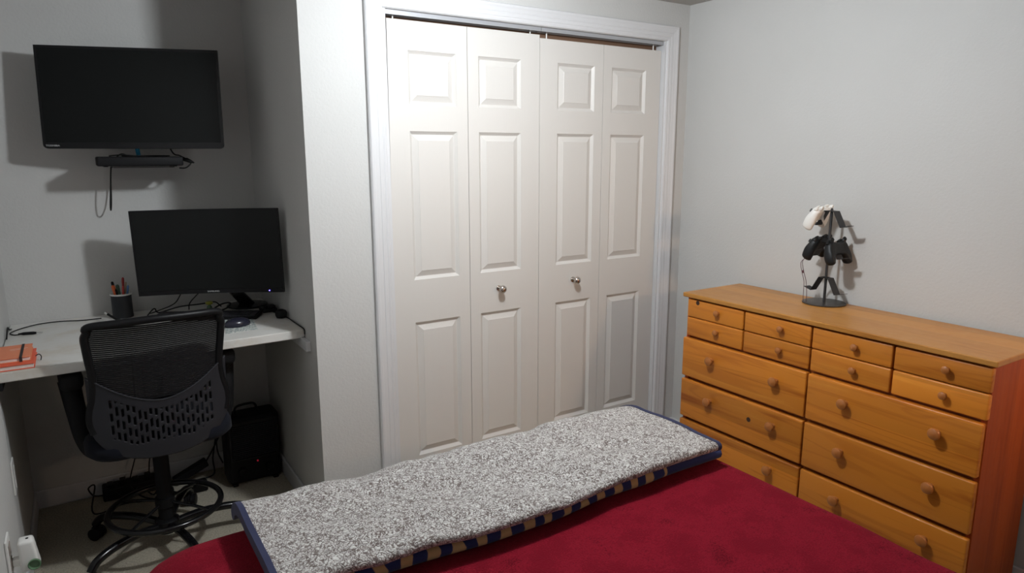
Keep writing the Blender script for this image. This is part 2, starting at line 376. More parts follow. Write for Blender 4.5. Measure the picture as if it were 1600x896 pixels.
for k, (lab, zt) in enumerate((('leftmost white leaf of the closet bifold doors, hinged by the left casing', 2.032), ('second closet bifold leaf from the left, white with a round nickel knob', 2.032),
                               ('third closet bifold leaf from the left, white with a round nickel knob, hung lower', 2.019), ('rightmost white leaf of the closet bifold doors, next to the corner by the dresser', 2.019))):
    x0, x1 = edges[k]+.0012, edges[k+1]-.0012
    il, ir = (A_, B_) if k % 2 == 0 else (B_, A_)
    if k == 0: x0t, x0b = .026, .0145; il -= .002
    elif k == 3: x0t = x0b = x0; x1 = W-.0095
    else: x0t = x0b = x0
    t = thing('closet_door', lab, 'closet door', ((x0+x1)/2, .036, 0), 0, 'closet bifold door leaves')
    obj('door_panel', leaf_mesh(x0t, x0b, x1, il, ir, zt), m_door, t)
    bm = new(); px = (x0+.045) if k in (0, 2) else (x1-.04); lathe(bm, [(.003, zt-.005), (.003, ZO-.012), (.0022, ZO-.011)], (px, .036, 0), n=12)
    obj('pivot_pin', bm, m_white_plastic, t)
    if k in (1, 2):
        kx, kz = (.522, .93) if k == 1 else (.940, .928)
        bm = new(); lathe(bm, [(.013, .021), (.013, .018), (.007, .016), (.006, .004), (.009, -.002), (.0155, -.008), (.0175, -.015), (.0160, -.022), (.010, -.027), (.001, -.0285)], (kx, 0, kz), 'y', 28)
        obj('knob', bm, m_nickel, t, True)
    doors.append(t)

# ------------------------------------------------------------------ bed
BX0, BX1, BY0, BY1, BZ = -1.03, .63, -2.95, -.785, .58
def rrect(x0, x1, y0, y1, r, n=10):
    out = []
    for cx_, cy_, a0 in ((x1-r, y1-r, 0), (x0+r, y1-r, 90), (x0+r, y0+r, 180), (x1-r, y0+r, 270)):
        for k in range(n+1):
            a = math.radians(a0 + 90*k/n); out.append((cx_+r*math.cos(a), cy_+r*math.sin(a)))
    return out
bed = thing('bed', 'low bed hidden beneath the red bedspread, in front of the closet', 'bed', (-.2, -1.87, 0))
bm = new(); box(bm, BX0+.10, BX1-.10, BY0+.06, BY1-.10, .31, BZ-.03, .05, 4); obj('mattress', bm, m_white_plastic, bed, True)
bm = new(); box(bm, BX0+.11, BX1-.11, BY0+.06, BY1-.11, .12, .309, .01); obj('box_spring', bm, m_white_plastic, bed)
for sx_ in (BX0+.18, BX1-.18):
    for sy_ in (BY0+.2, BY1-.2):
        bm = new(); box(bm, sx_-.03, sx_+.03, sy_-.03, sy_+.03, 0, .119, .004); obj('leg', bm, m_black_matte, bed)
def fold(x, y, amp=1):
    return amp*(.008*noise.noise(Vector((x*2.2, y*3.1, 3))) + .005*noise.noise(Vector((x*6, y*5, 8))))
bm = new()
ring_def = []
R_ = .085
NR = 200
base = rrect(BX0, BX1, BY0, BY1, .13, 14)
def resample(poly, n):
    pts = [Vector((*p, 0)) for p in poly]; pts.append(pts[0]); seg = [(pts[i+1]-pts[i]).length for i in range(len(pts)-1)]; tot = sum(seg); out = []; i = 0; acc = 0
    for k in range(n):
        s = tot*k/n
        while acc+seg[i] < s and i < len(seg)-1: acc += seg[i]; i += 1
        out.append(pts[i].lerp(pts[i+1], (s-acc)/max(seg[i], 1e-9)))
    return out
ring0 = resample(base, NR); cxy = Vector(((BX0+BX1)/2, (BY0+BY1)/2, 0)); hx, hy = (BX1-BX0)/2, (BY1-BY0)/2
rings = []
def ring_at(inset, z, wav=0):
    out = []
    for i, p in enumerate(ring0):
        d = p-cxy; q = Vector((cxy.x + d.x*(hx-inset)/hx, cxy.y + d.y*(hy-inset)/hy, z))
        if wav:
            s = math.sin(i*2*PI/NR*23)*.5+math.sin(i*2*PI/NR*37+1)*.5; q += Vector((d.x/hx, d.y/hy, 0))*wav*s
        out.append(q)
    return out
prof = [(-.012, .03, .010), (-.008, .20, .008), (-.004, .38, .004), (0, .46, .001)]
for k in range(0, 9):
    a = PI/2*k/8; prof.append((R_*(1-math.cos(a)), BZ-R_+R_*math.sin(a), 0))
ins = R_
while ins < hx-.06: ins += .03; prof.append((ins, BZ, 0))
for inset, z, wv in prof:
    R = ring_at(inset, z, wv)
    for q in R:
        q.z += fold(q.x, q.y) if z > .5 else 0
    rings.append([bm.verts.new(q) for q in R])
for A, B in zip(rings, rings[1:]):
    for k in range(NR): q = (k+1) % NR; bm.faces.new((A[k], A[q], B[q], B[k]))
bm.faces.new(rings[-1])
tag(obj('bedspread', bm, m_red, None, True, flatang=80), 'dark red plush bedspread draped over the whole bed', 'bedspread')

# folded blanket across the foot of the bed
def slab_obj(name, x0, x1, yfront, off0, off1, hang, m, parent, wr=1.0, nx=90, rim=0, smooth=True):
    """slab from y=yfront over the foot edge, between offsets off0 and off1 above the bedspread"""
    bm = new()
    yc, zc_ = BY1-R_-.02, BZ-R_      # arc centre
    def P(s, off):                # s: path length at off=0; s<0 flat part, 0..pi/2*R arc, beyond: hang
        A = R_*PI/2
        if s <= 0: return (yc+s, BZ+off)
        if s < A: a = s/R_; return (yc+(R_+off)*math.sin(a), zc_+(R_+off)*math.cos(a))
        return (yc+R_+off, zc_-(s-A))
    L0 = yfront-yc
    ns = 34; top = []; bot = []
    h_ = (off1-off0)/2; mid = (off0+off1)/2
    S = [L0+h_ + (R_*PI/2+hang-(L0+h_))*k/ns for k in range(ns+1)]
    cross = []
    for s in S: cross.append((s, off1))
    for k in range(1, 5): cross.append((S[-1]+h_*math.sin(PI*k/5)*.6, mid+h_*math.cos(PI*k/5)))
    for s in S[::-1]: cross.append((s, off0))
    for k in range(1, 6): cross.append((S[0]-h_*math.sin(PI*k/6), mid-h_*math.cos(PI*k/6)))
    rings = []
    for i in range(nx+1):
        x = x0+(x1-x0)*i/nx
        # front edge bows slightly
        bow = -.028*math.exp(-((x+.20)/.28)**2) + .008*math.sin(x*9)*.5
        ring = []
        for s, o in cross:
            f = max(0, min(1, (s/L0))) if s < 0 else 0
            y, z = P(s, o)
            y += bow*f
            wz = wr*(max(.25, min(1, (x+.80)*4)) if x < .15 else max(.3, 1-(x-.15)*2.2))*o/off1*(.016*noise.noise(Vector((x*3.0+s*2, s*6, 1.7))) + .013*noise.noise(Vector((x*7+s*3, s*12, 4.2))) + .005*noise.noise(Vector((x*20, s*24, 9))))
            if s > R_*.8: y += wz
            else: z += wz+fold(x, y)
            ring.append(bm.verts.new((x, y, z)))
        rings.append(ring)
    n = len(cross)
    for A, B in zip(rings, rings[1:]):
        for k in range(n): q = (k+1) % n; bm.faces.new((A[k], A[q], B[q], B[k]))
    bm.faces.new(rings[0]); bm.faces.new(rings[-1])
    return obj(name, bm, m, parent, smooth, flatang=75)
bl = thing('folded_blanket', 'grey speckled fleece blanket with navy binding, folded across the foot of the bed', 'blanket', (-.62, -1.0, BZ))
slab_obj('lower_fold', -.765, .572, -1.222, .004, .040, -.065, m_navyfold, bl, .6)
slab_obj('middle_fold', -.768, .548, -1.17, .041, .052, -.065, m_sherpa, bl, .8)
slab_obj('middle_binding', .548, .562, -1.172, .040, .054, -.065, m_navy, bl, .8, 2)
slab_obj('top_fold', -.772, .520, -1.250, .053, .080, -.065, m_sherpa, bl, 1.0, 110)
slab_obj('edge_binding', -.786, -.772, -1.252, .051, .082, -.065, m_navy, bl, 1.0, 2)
slab_obj('edge_binding', .520, .534, -1.252, .051, .082, -.065, m_navy, bl, 1.0, 2)

# ------------------------------------------------------------------ dresser
DF, DB, DL, DR, DT = 1.252, 1.612, -.432, -1.668, .908
dr = thing('dresser', 'honey pine dresser of small and wide drawers along the right wall', 'dresser', ((DF+DB)/2, (DL+DR)/2, 0))
bm = new(); box(bm, DF-.022, DB+.004, DR-.014, DL+.014, DT-.020, DT, .004, 3); obj('top_board', bm, m_pine_top, dr)
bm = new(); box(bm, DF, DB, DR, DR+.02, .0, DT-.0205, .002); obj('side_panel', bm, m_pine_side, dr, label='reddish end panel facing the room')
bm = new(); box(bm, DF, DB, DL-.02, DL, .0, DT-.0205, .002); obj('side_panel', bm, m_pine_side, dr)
bm = new(); box(bm, DF+.012, DB-.002, DR+.0205, DL-.0205, .06, DT-.021); obj('carcass', bm, m_pine_frame, dr)
bm = new(); box(bm, DF+.006, DF+.02-.009, DR+.0205, DL-.0205, .0, .10); obj('plinth', bm, m_pine, dr)
yl, ym, yr = DL, (DL+DR)/2, DR
ybound = [-.437, -.750, -1.061, -1.369, -1.672]
def drawer(y0, y1, z0, z1, proud, knobs, small, knot=None):
    bm = new()
    xf = DF-proud
    box(bm, xf, DF+.011, y1, y0, z0, z1, .0055, 3)
    d = obj('drawer', bm, m_pine, dr, True, flatang=30)
    for ky, kz in knobs:
        s = .68 if small else 1.0
        bm = new(); lathe(bm, [(.010*s, .001), (.009*s, -.004), (.0075*s, -.010*s), (.010*s, -.015*s), (.0175*s, -.019*s), (.0200*s, -.025*s), (.0180*s, -.031*s), (.011*s, -.035*s), (.001, -.0365*s)], (xf, ky, kz), 'x', 26)
        obj('knob', bm, m_knobwood, d, True)
    if knot:
        ky, kz, rr = knot
        bm = new(); lathe(bm, [(rr, .001), (rr*.96, -.0004), (.0005, -.0006)], (xf, ky, kz), 'x', 18)
        obj('knot', bm, m_knot, d)
KY = [-.617, -.934, -1.238, -1.543]
g = .0035
for c in range(4):
    y0, y1 = ybound[c]-g, ybound[c+1]+g
    drawer(y0, y1, .800, .881, .012, [(KY[c], .846)], True, (-.499, .870, .0105) if c == 0 else None)
    drawer(y0, y1, .712, .797, .012, [(KY[c], .760)], True)
for c in range(2):
    y0 = (-.429 if c == 0 else ybound[2]-g); y1 = (ybound[2]+g if c == 0 else -1.664)
    ks = (-.604, -.930) if c == 0 else (-1.222, -1.539)
    for r, (z0, z1, kz) in enumerate(((.5215, .701, .632), (.327, .506, .444), (.128, .3115, .254))):
        drawer(y0, y1, z0, z1, .019, [(k_, kz) for k_ in ks], False, (-.811, .429, .0105) if (c == 0 and r == 1) else None)

# ------------------------------------------------------------------ gamepad stand and gamepads
SX, SY = 1.542, -.908
st = thing('controller_stand', 'black metal tiered gamepad stand on the pine dresser top', 'stand', (SX, SY, DT), 0)
bm = new(); lathe(bm, [(.083, .0005), (.085, .002), (.085, .005), (.084, .006), (.001, .006)], (SX, SY, DT), n=48); obj('base', bm, m_base_steel, st, True, flatang=30)
bm = new(); lathe(bm, [(.0055, .006), (.0055, .388), (.004, .394), (.001, .396)], (SX, SY, DT), n=16); obj('pole', bm, m_steel_dark, st, True)
def arm(z, ang, sx=1):
    """bent strap arm leaving the pole along angle ang"""
    d = Vector((math.cos(ang), math.sin(ang), 0)); s = Vector((-d.y, d.x, 0)); w_ = .017
    path = [(-.006, 0), (.024, 0), (.062, -.062), (.098, -.052)]
    bm = new(); th = .0016
    rows = []
    for i, (a, h_) in enumerate(path):
        c = Vector((SX, SY, z)) + d*a + Vector((0, 0, h_))
        rows.append([bm.verts.new(c+s*w_), bm.verts.new(c-s*w_), bm.verts.new(c-s*w_+Vector((0, 0, -th))+d*(-th*.6 if 0 < i < 3 else 0)), bm.verts.new(c+s*w_+Vector((0, 0, -th))+d*(-th*.6 if 0 < i < 3 else 0))])
    for A, B in zip(rows, rows[1:]):
        for k in range(4): q = (k+1) % 4; bm.faces.new((A[k], A[q], B[q], B[k]))
    bm.faces.new(rows[0]); bm.faces.new(rows[-1])
    obj('arm', bm, m_steel_dark, st)
AR, AL = math.radians(-100), math.radians(80)
for z in (1.293, 1.165, 1.018):
    arm(z, AR); arm(z, AL)

def gamepad(name, label, loc, down, out, m, group='gamepads on the stand'):
    """local u = width, v = toward grips (down), w = face normal (out)"""
    down = Vector(down).normalized(); out = Vector(out); out = (out-down*out.dot(down)).normalized(); uax = down.cross(out)
    t = thing(name, label, 'gamepad', loc, 0, group)
    c = Vector(loc)
    T = lambda u, v_, w_: c + (uax*u + down*v_ + out*w_)*.88
    # outline of the right half (u>=0)
    half = [(0, -.034), (.020, -.036), (.036, -.040), (.052, -.038), (.064, -.028), (.071, -.010), (.0765, .014), (.078, .040), (.074, .060), (.065, .069), (.055, .066), (.047, .052), (.040, .036), (.030, .027), (.015, .0245), (0, .024)]
    H = smooth_pts([(a, b, 0) for a, b in half], 3)
    pts = [(p.x, p.y) for p in H] + [(-p.x, p.y) for p in H[-2:0:-1]]
    n = len(pts)
    bm = new(); rings = []
    nrm = []
    for i in range(n):
        a = Vector(pts[i-1]); b = Vector(pts[(i+1) % n]); tt = (b-a).normalized(); nrm.append(Vector((-tt.y, tt.x)))   # inward or outward
    ctr = Vector((0, 0))
    area = sum(pts[i][0]*pts[(i+1) % n][1]-pts[(i+1) % n][0]*pts[i][1] for i in range(n))
    sgn = 1 if area > 0 else -1
    def thick(u, v_): return .021 + .006*max(0, min(1, (abs(u)-.03)/.03))*max(0, min(1, (v_+.01)/.03))
    for k in range(11):
        a = -PI/2 + PI*k/10; ins_ = (1-math.cos(a))*.0125
        ring = []
        for i, (u, v_) in enumerate(pts):
            q = Vector((u, v_)) + nrm[i]*ins_*sgn
            ring.append(bm.verts.new(T(q.x, q.y, math.sin(a)*thick(q.x, q.y)*.9 - .10*max(0, q.y-.01))))
        rings.append(ring)
    for A, B in zip(rings, rings[1:]):
        for k in range(n): q = (k+1) % n; bm.faces.new((A[k], A[q], B[q], B[k]))
    for r_ in (rings[0], rings[-1]):
        f = bm.faces.new(r_)
    bmesh.ops.triangulate(bm, faces=[f for f in bm.faces if len(f.verts) > 4])
    obj('body', bm, m, t, True, flatang=60)
    def lat(prof, u, v_, w0):
        bm = new(); rr = []
        for r_, h_ in prof: rr.append([bm.verts.new(T(u+r_*math.cos(2*PI*k/16), v_+r_*math.sin(2*PI*k/16), w0+h_)) for k in range(16)])
        for A, B in zip(rr, rr[1:]):
            for k in range(16): q = (k+1) % 16; bm.faces.new((A[k], A[q], B[q], B[k]))
        bm.faces.new(rr[0]); bm.faces.new(rr[-1]); return bm
    for (u, v_) in ((-.043, -.012), (.022, .010)):
        obj('thumbstick', lat([(.006, 0), (.005, .007), (.0085, .009), (.009, .012), (.006, .0125), (.0005, .0115)], u, v_, .017), m_pad_g, t, True)
    for du, dv in ((0, -.011), (.011, 0), (0, .011), (-.011, 0)):
        obj('button', lat([(.0048, 0), (.0046, .003), (.001, .0042)], .045+du, -.012+dv, .0185), m_pad_g, t, True)
    bm = new()
    for (u0, u1, v0, v1) in ((-.034, -.010, .008, .014), (-.025, -.019, -.001, .023)):
        A = [bm.verts.new(T(u, v_, w_)) for w_ in (.017, .0215) for u, v_ in ((u0, v0), (u1, v0), (u1, v1), (u0, v1))]
        for f in ((0, 1, 2, 3), (7, 6, 5, 4), (0, 4, 5, 1), (1, 5, 6, 2), (2, 6, 7, 3), (3, 7, 4, 0)): bm.faces.new([A[i] for i in f])
    obj('direction_pad', bm, m_pad_g, t)
    for s in (-1, 1):
        bm = new(); P_ = smooth_pts([T(s*.022, -.036, .004), T(s*.040, -.042, .004), T(s*.056, -.038, .002), T(s*.065, -.027, 0)], 4)
        tube(bm, P_, .0065, 8); obj('bumper', bm, m_pad_g if False else m, t, True)
        bm = new(); P_ = smooth_pts([T(s*.045, -.034, -.008), T(s*.047, -.046, -.012), T(s*.048, -.050, -.020)], 4)
        tube(bm, P_, [.009]*4+[.008]*4+[.005], 8); obj('trigger', bm, m_pad_g if False else m, t, True)
    return t
gamepad('gamepad', 'white gamepad hanging on the top arm of the stand', (SX-.004, SY+.052, 1.274), (-.03, .46, -.88), (-.12, .88, .46), m_pad_w)
gamepad('gamepad', 'black gamepad with a wrist cord, on the middle arm nearest the closet', (SX-.004, SY+.046, 1.150), (-.03, .42, -.90), (-.12, .9, .42), m_pad_b)
gamepad('gamepad', 'black gamepad facing the bed on the middle arm of the stand', (SX-.006, SY-.040, 1.138), (-.02, -.22, -.97), (.02, .97, -.22), m_pad_b)
# clip on the black pad + lanyard
bm = new(); base_ = Vector((SX-.056, SY+.066, 1.094))
P_ = smooth_pts([base_, base_+Vector((-.008, .012, -.02)), base_+Vector((-.006, .004, -.06)), base_+Vector((0, -.004, -.10)), base_+Vector((.002, -.006, -.175)), base_+Vector((0, -.022, -.178)), base_+Vector((-.002, -.016, -.10)), base_+Vector((-.004, -.002, -.055)), base_+Vector((-.006, .006, -.015)), base_+Vector((.002, 0, .002))], 6)
tube(bm, P_, .0013, 6)
t = thing('wrist_cord', 'thin plum wrist cord dangling from the black gamepad', 'cord', tuple(base_))
obj('loop', bm, m_lanyard, t, True)
bm = new(); lathe(bm, [(.002, -.006), (.0045, -.004), (.0045, .004), (.002, .006)], base_+Vector((-.004, .002, -.056)), n=10); obj('slider', bm, m_lanyard, t, True)

# ------------------------------------------------------------------ desk
DZ = .83; DYF = .118
t = thing('wall_desk', 'long off-white built-in desk top spanning the alcove', 'desk', ((XL+XA)/2, .5, DZ-.034))
bm = new()
poly = [(XL+.002, DYF), (-.372, DYF+.03), (-.322, DYF+.065), (-.319, YB-.002), (XL+.002, YB-.002)]
poly = [(XL+.002, .115), (-.40, .142), (-.352, .150), (-.325, .185), (-.319, .21), (-.319, YB-.002), (XL+.002, YB-.002)]
poly = [(XL+.002, .113), (-.352, .150), (-.322, .118), (-.319, .20), (-.319, YB-.002), (XL+.002, YB-.002)]
poly = [(XL+.002, .113), (-.352, .142), (-.320, .150), (-.319, .20), (-.319, YB-.002), (XL+.002, YB-.002)]
prism(bm, poly, lambda u, v_, s: Vector((u, v_, DZ-.034 if s == 0 else DZ)))
bmesh.ops.bevel(bm, geom=[e for e in bm.edges if abs(e.verts[0].co.z-e.verts[1].co.z) < 1e-5], offset=.003, segments=2, affect='EDGES')
obj('desk_top', bm, m_desk, t)
bm = new(); box(bm, XA-.020, XA-.001, .075, YB-.02, DZ-.075, DZ-.0345, .002); obj('support_rail', bm, m_trim, t)
bm = new(); box(bm, XL+.001, XL+.020, .11, YB-.02, DZ-.06, DZ-.0345, .002); obj('support_rail', bm, m_black_matte, t)

# ------------------------------------------------------------------ television
def rot_frame(rz, rx, ry):
    return Matrix.Rotation(rz, 3, 'Z') @ Matrix.Rotation(rx, 3, 'X') @ Matrix.Rotation(ry, 3, 'Y')
def xform(bm, Mx, c):
    for v_ in bm.verts: v_.co = Mx @ v_.co + Vector(c)
TVC = (-.8115, .615, 1.7405); TVM = rot_frame(-.325, -.068, 0); TW, TH = .655, .390
tv = thing('television', 'black flat television tilted on the back wall above the monitor', 'television', (TVC[0], TVC[1], TVC[2]-TH/2))
def part_rot(name, bm, m, parent, Mx, c, smooth=False, label=None):
    xform(bm, Mx, c); return obj(name, bm, m, parent, smooth, label)
# front bezel ring
def bezel(W_, H_, b, bb, d):
    bm = new()
    box(bm, -W_/2, W_/2, 0, d, H_/2-b, H_/2, .002); box(bm, -W_/2, W_/2, 0, d, -H_/2, -H_/2+bb, .002)
    box(bm, -W_/2, -W_/2+b, 0, d, -H_/2+.004, H_/2-.004, .002); box(bm, W_/2-b, W_/2, 0, d, -H_/2+.004, H_/2-.004, .002)
    return bm
def rounded_front(W_, H_, r):
    out = [(-W_/2, H_/2), ]
    for cx_, a0 in ((-W_/2+r, 180), (W_/2-r, 270)):
        for k in range(9):
            a = math.radians(a0+90*k/8); out.append((cx_+r*math.cos(a), -H_/2+r+r*math.sin(a)))
    out.append((W_/2, H_/2)); return out
bm = new(); prism(bm, rounded_front(TW, TH, .017), lambda u, v_, s: Vector((u, .018*s, v_)))
part_rot('bezel', bm, m_gloss, tv, TVM, TVC)
bm = new(); box(bm, -TW/2+.010, TW/2-.010, -.0007, -.0001, -TH/2+.024, TH/2-.010); part_rot('screen', bm, m_screen, tv, TVM, TVC)
bm = new(); box(bm, -TW/2+.004, TW/2-.004, .0185, .035, -TH/2+.004, TH/2-.004, .006); box(bm, -.22, .22, .035, .06, -.16, .12, .012); part_rot('back_housing', bm, m_black_matte, tv, TVM, TVC)
def text(name, s, size, m, parent, Mx, c, local, extr=.0004):
    cu = bpy.data.curves.new(name, 'FONT'); cu.body = s; cu.size = size; cu.extrude = extr; cu.align_x = 'CENTER'; cu.align_y = 'CENTER'
    o = bpy.data.objects.new('tmp', cu); COL.objects.link(o); dg = bpy.context.evaluated_depsgraph_get(); dg.update()
    me = bpy.data.meshes.new_from_object(o.evaluated_get(dg)); COL.objects.unlink(o); bpy.data.objects.remove(o)
    bm = new(); bm.from_mesh(me); bpy.data.meshes.remove(me)
    for v_ in bm.verts: v_.co = Vector((v_.co.x*1.25, -v_.co.z, v_.co.y)) + Vector(local)
    xform(bm, Mx, c); return obj(name, bm, m, parent)
text('brand_badge', 'TOSHIBA', .0095, m_logo, tv, TVM, TVC, (-TW/2+.034, -.0008, -TH/2+.011))
# wall bracket: plate on wall, folding arm to housing
mount = thing('tv_mount', 'folding wall bracket behind the television', 'bracket', (-.72, YB-.02, 1.62))
bm = new(); box(bm, -.77, -.67, YB-.014, YB-.001, 1.62, 1.84, .003); obj('wall_plate', bm, m_black_matte, mount)
bk = TVM @ Vector((0, .063, 0)) + Vector(TVC)
bm = new(); tube(bm, [(-.72, YB-.016, 1.73), (-.62, .79, 1.73), (bk.x+.02, bk.y+.01, bk.z)], .012, 10, flat=(1, 1.8)); obj('arm', bm, m_black_matte, mount)
# screen corner rounding reads from bezel; media box on clear shelf
BXx0, BXx1, BYy0, BYy1, BZz = -.956, -.648, .605, .765, 1.474
t = thing('cable_box', 'slim black media box below the television', 'media box', ((BXx0+BXx1)/2, (BYy0+BYy1)/2, BZz))
bm = new(); box(bm, BXx0, BXx1, BYy0, BYy1, BZz+.003, BZz+.040, .006, 3); obj('case', bm, m_black_matte, t, True, flatang=30)
for (fx, fy) in ((BXx0+.03, BYy0+.02), (BXx1-.03, BYy0+.02), (BXx0+.03, BYy1-.02), (BXx1-.03, BYy1-.02)):
    bm = new(); lathe(bm, [(.008, 0), (.008, .003)], (fx, fy, BZz), n=12); obj('foot', bm, m_cable, t)
t = thing('acrylic_shelf', 'clear acrylic wall shelf holding the black media box', 'shelf', (-.79, YB-.06, BZz-.004))
bm = new(); box(bm, -.90, -.68, .63, YB-.001, BZz-.0045, BZz-.0005, .001); obj('shelf_plate', bm, m_acrylic, t)
bm = new(); box(bm, -.90, -.68, YB-.005, YB-.001, BZz-.06, BZz-.005, .001); obj('back_plate', bm, m_acrylic, t)
bm = new(); tube(bm, [(-.80, .72, BZz+.0415), (-.803, .71, 1.53), (-.806, .70, 1.56), (-.806, .70, 1.60)], .0085, 12)
tag(obj('video_plug', bm, m_blue, None, True), 'shiny blue plug between the television and the media box', 'plug')
def cable(name, label, pts, r=.0022, m=None, n=6, cat='cable'):
    bm = new(); tube(bm, smooth_pts(pts, n), r, 7); return tag(obj(name, bm, m or m_cable, None, True), label, cat)
cable('hanging_cable', 'black cable loop hanging below the media box', [(-.902, .79, BZz-.002), (-.908, .79, 1.42), (-.913, .785, 1.35), (-.917, .795, 1.305), (-.919, .825, 1.290), (-.917, .852, 1.315), (-.909, .862, 1.38), (-.900, .855, 1.46), (-.89, .85, BZz+.02), (-.86, .83, BZz+.05), (-.84, .78, BZz+.045)], .0028)
cable('coiled_cable', 'black cable coiled on top of the media box', [(-.91, .66, BZz+.043), (-.87, .64, BZz+.047), (-.82, .65, BZz+.044), (-.76, .66, BZz+.043), (-.70, .68, BZz+.043), (-.69, .74, BZz+.043), (-.76, .77, BZz+.043), (-.86, .76, BZz+.043)], .0026)
cable('power_lead', 'black lead bunched at the right end of the media box', [(-.70, .70, 1.60), (-.675, .69, 1.53), (-.65, .69, 1.518), (-.632, .67, 1.506), (-.614, .65, 1.488), (-.635, .645, 1.468), (-.66, .65, 1.467)], .003)
bm = new(); tube(bm, [(-.645, .66, 1.503), (-.628, .652, 1.500), (-.616, .648, 1.494), (-.602, .642, 1.488)], [.006, .009, .008, .003], 9); tag(obj('cable_bundle', bm, m_cable, None, True), 'tied knot of black cable beside the media box', 'cable')

# ------------------------------------------------------------------ monitor
MC = (-.606, .468, 1.126+.0); MM = rot_frame(-.492, .0095, -.014); MW, MH = .588, .352
mo = thing('monitor', 'large black curved monitor standing on the desk', 'monitor', (MC[0]+.02, MC[1]+.06, DZ))
def curved_box(x0, x1, z0, z1, y0, y1, R=1.6, n=24):
    bm = new(); rows = []
    for i in range(n+1):
        x = x0+(x1-x0)*i/n; c = -(x*x)/(2*R) + (MW/2)**2/(2*R)   # centre set back, ends forward
        rows.append([bm.verts.new((x, y+c, z)) for y, z in ((y0, z0), (y1, z0), (y1, z1), (y0, z1))])
    for A, B in zip(rows, rows[1:]):
        for k in range(4): q = (k+1) % 4; bm.faces.new((A[k], A[q], B[q], B[k]))
    bm.faces.new(rows[0]); bm.faces.new(rows[-1]); return bm
part_rot('screen', curved_box(-MW/2+.007, MW/2-.007, -MH/2+.018, MH/2-.007, .002, .012), m_screen2, mo, MM, MC, True)
bm = curved_box(-MW/2, MW/2, MH/2-.008, MH/2, 0, .016)
for a in ((-MW/2, MW/2, -MH/2, -MH/2+.0175), (-MW/2, -MW/2+.0075, -MH/2+.01, MH/2-.004), (MW/2-.0075, MW/2, -MH/2+.01, MH/2-.004)):
    b2 = curved_box(*a, 0, .016); me = bpy.data.meshes.new('x'); b2.to_mesh(me); b2.free(); bm.from_mesh(me); bpy.data.meshes.remove(me)
part_rot('bezel', bm, m_black, mo, MM, MC)
bm = curved_box(-MW/2+.003, MW/2-.003, -MH/2+.003, MH/2-.003, .0165, .028); box(bm, -.12, .12, .045, .075, -.10, .08, .02)
part_rot('back_housing', bm, m_black_matte, mo, MM, MC)
text('brand_badge', 'SAMSUNG', .0085, m_logo, mo, MM, MC, (-.002, .027-.0012, -MH/2+.008))
bm = new(); lathe(bm, [(.0025, 0), (.0022, -.002), (.0005, -.0025)], (MW/2-.062, .009, -MH/2+.008), 'y', 12); part_rot('power_light', bm, m_led_b, mo, MM, MC, True)
neck = MM @ Vector((.02, .055, -.1)) + Vector(MC); nb = Vector((-.415, .735, DZ))
bm = new(); tube(bm, [neck, (neck.x+.03, neck.y+.05, .98), (nb.x, nb.y, DZ+.012)], [.03, .028, .034], 16, flat=(1, .55)); obj('neck', bm, m_gloss, mo, True)
bm = new(); lathe(bm, [(.088, .0), (.091, .003), (.089, .008), (.07, .012), (.02, .014), (.001, .014)], (nb.x, nb.y, DZ), n=48); obj('base', bm, m_gloss, mo, True, flatang=35)

# ------------------------------------------------------------------ desk things
# notebooks
def notebook(z0, th, x0, x1, y0, y1, mc, lab, strap):
    t = thing('notebook', lab, 'notebook', ((x0+x1)/2, (y0+y1)/2, z0), 0, 'orange notebooks on the desk')
    bm = new(); box(bm, x0, x1, y0, y1, z0, z0+.0022, .0008); obj('back_cover', bm, mc, t)
    bm = new(); box(bm, x0, x1, y0, y1, z0+th-.0022, z0+th, .0008); obj('front_cover', bm, mc, t)
    bm = new(); box(bm, x0+.003, x1-.003, y0+.003, y1-.003, z0+.0023, z0+th-.0023, .001); obj('pages', bm, m_paper, t)
    if strap:
        bm = new(); box(bm, x1-.031, x1-.023, y0-.001, y1+.001, z0+th+.0002, z0+th+.0014); box(bm, x1-.031, x1-.023, y0-.0022, y0-.0010, z0-.0005+.001, z0+th+.0014); obj('elastic_band', bm, m_elastic, t)
        bm = new()
        for k, wd in enumerate((.05, .044)): box(bm, x0+.035, x0+.035+wd, y0+.13-k*.014, y0+.1318-k*.014, z0+th, z0+th+.0003)
        obj('cover_lettering', bm, m_paper, t)
notebook(DZ+.0005, .017, XL+.004, -1.214, .125, .335, m_orange2, 'red-orange notebook lying at the bottom of the pair on the desk', False)
notebook(DZ+.018, .015, XL+.004, -1.224, .160, .350, m_orange, 'pale orange notebook with black elastic band, on top of the pair', True)
# charger lead
cable('charger_cable', 'thin black cable curving over the left end of the desk', [(-1.00, .80, DZ+.003), (-1.07, .80, DZ+.003), (-1.15, .83, DZ+.003), (-1.224, .82, DZ+.003), (-1.28, .77, DZ+.003), (-1.312, .708, DZ+.003), (-1.30, .665, DZ+.003), (-1.28, .655, DZ+.004)], .0022)
t = thing('cable_connector', 'small black barrel connector at the end of the thin desk cable', 'connector', (-1.245, .648, DZ))
bm = new(); tube(bm, [(-1.284, .657, DZ+.006), (-1.275, .655, DZ+.006), (-1.268, .654, DZ+.006), (-1.235, .646, DZ+.006), (-1.225, .643, DZ+.006)], [.003, .004, .006, .006, .004], 10); obj('sleeve', bm, m_black, t, True)
bm = new(); tube(bm, [(-1.225, .643, DZ+.006), (-1.205, .638, DZ+.006)], .0025, 8); obj('tip', bm, m_silver, t, True)
cable('loose_wire', 'short black wire end poking from behind the orange notebooks', [(-1.218, .22, DZ+.014), (-1.205, .235, DZ+.018), (-1.198, .225, DZ+.012), (-1.20, .21, DZ+.003)], .0016)
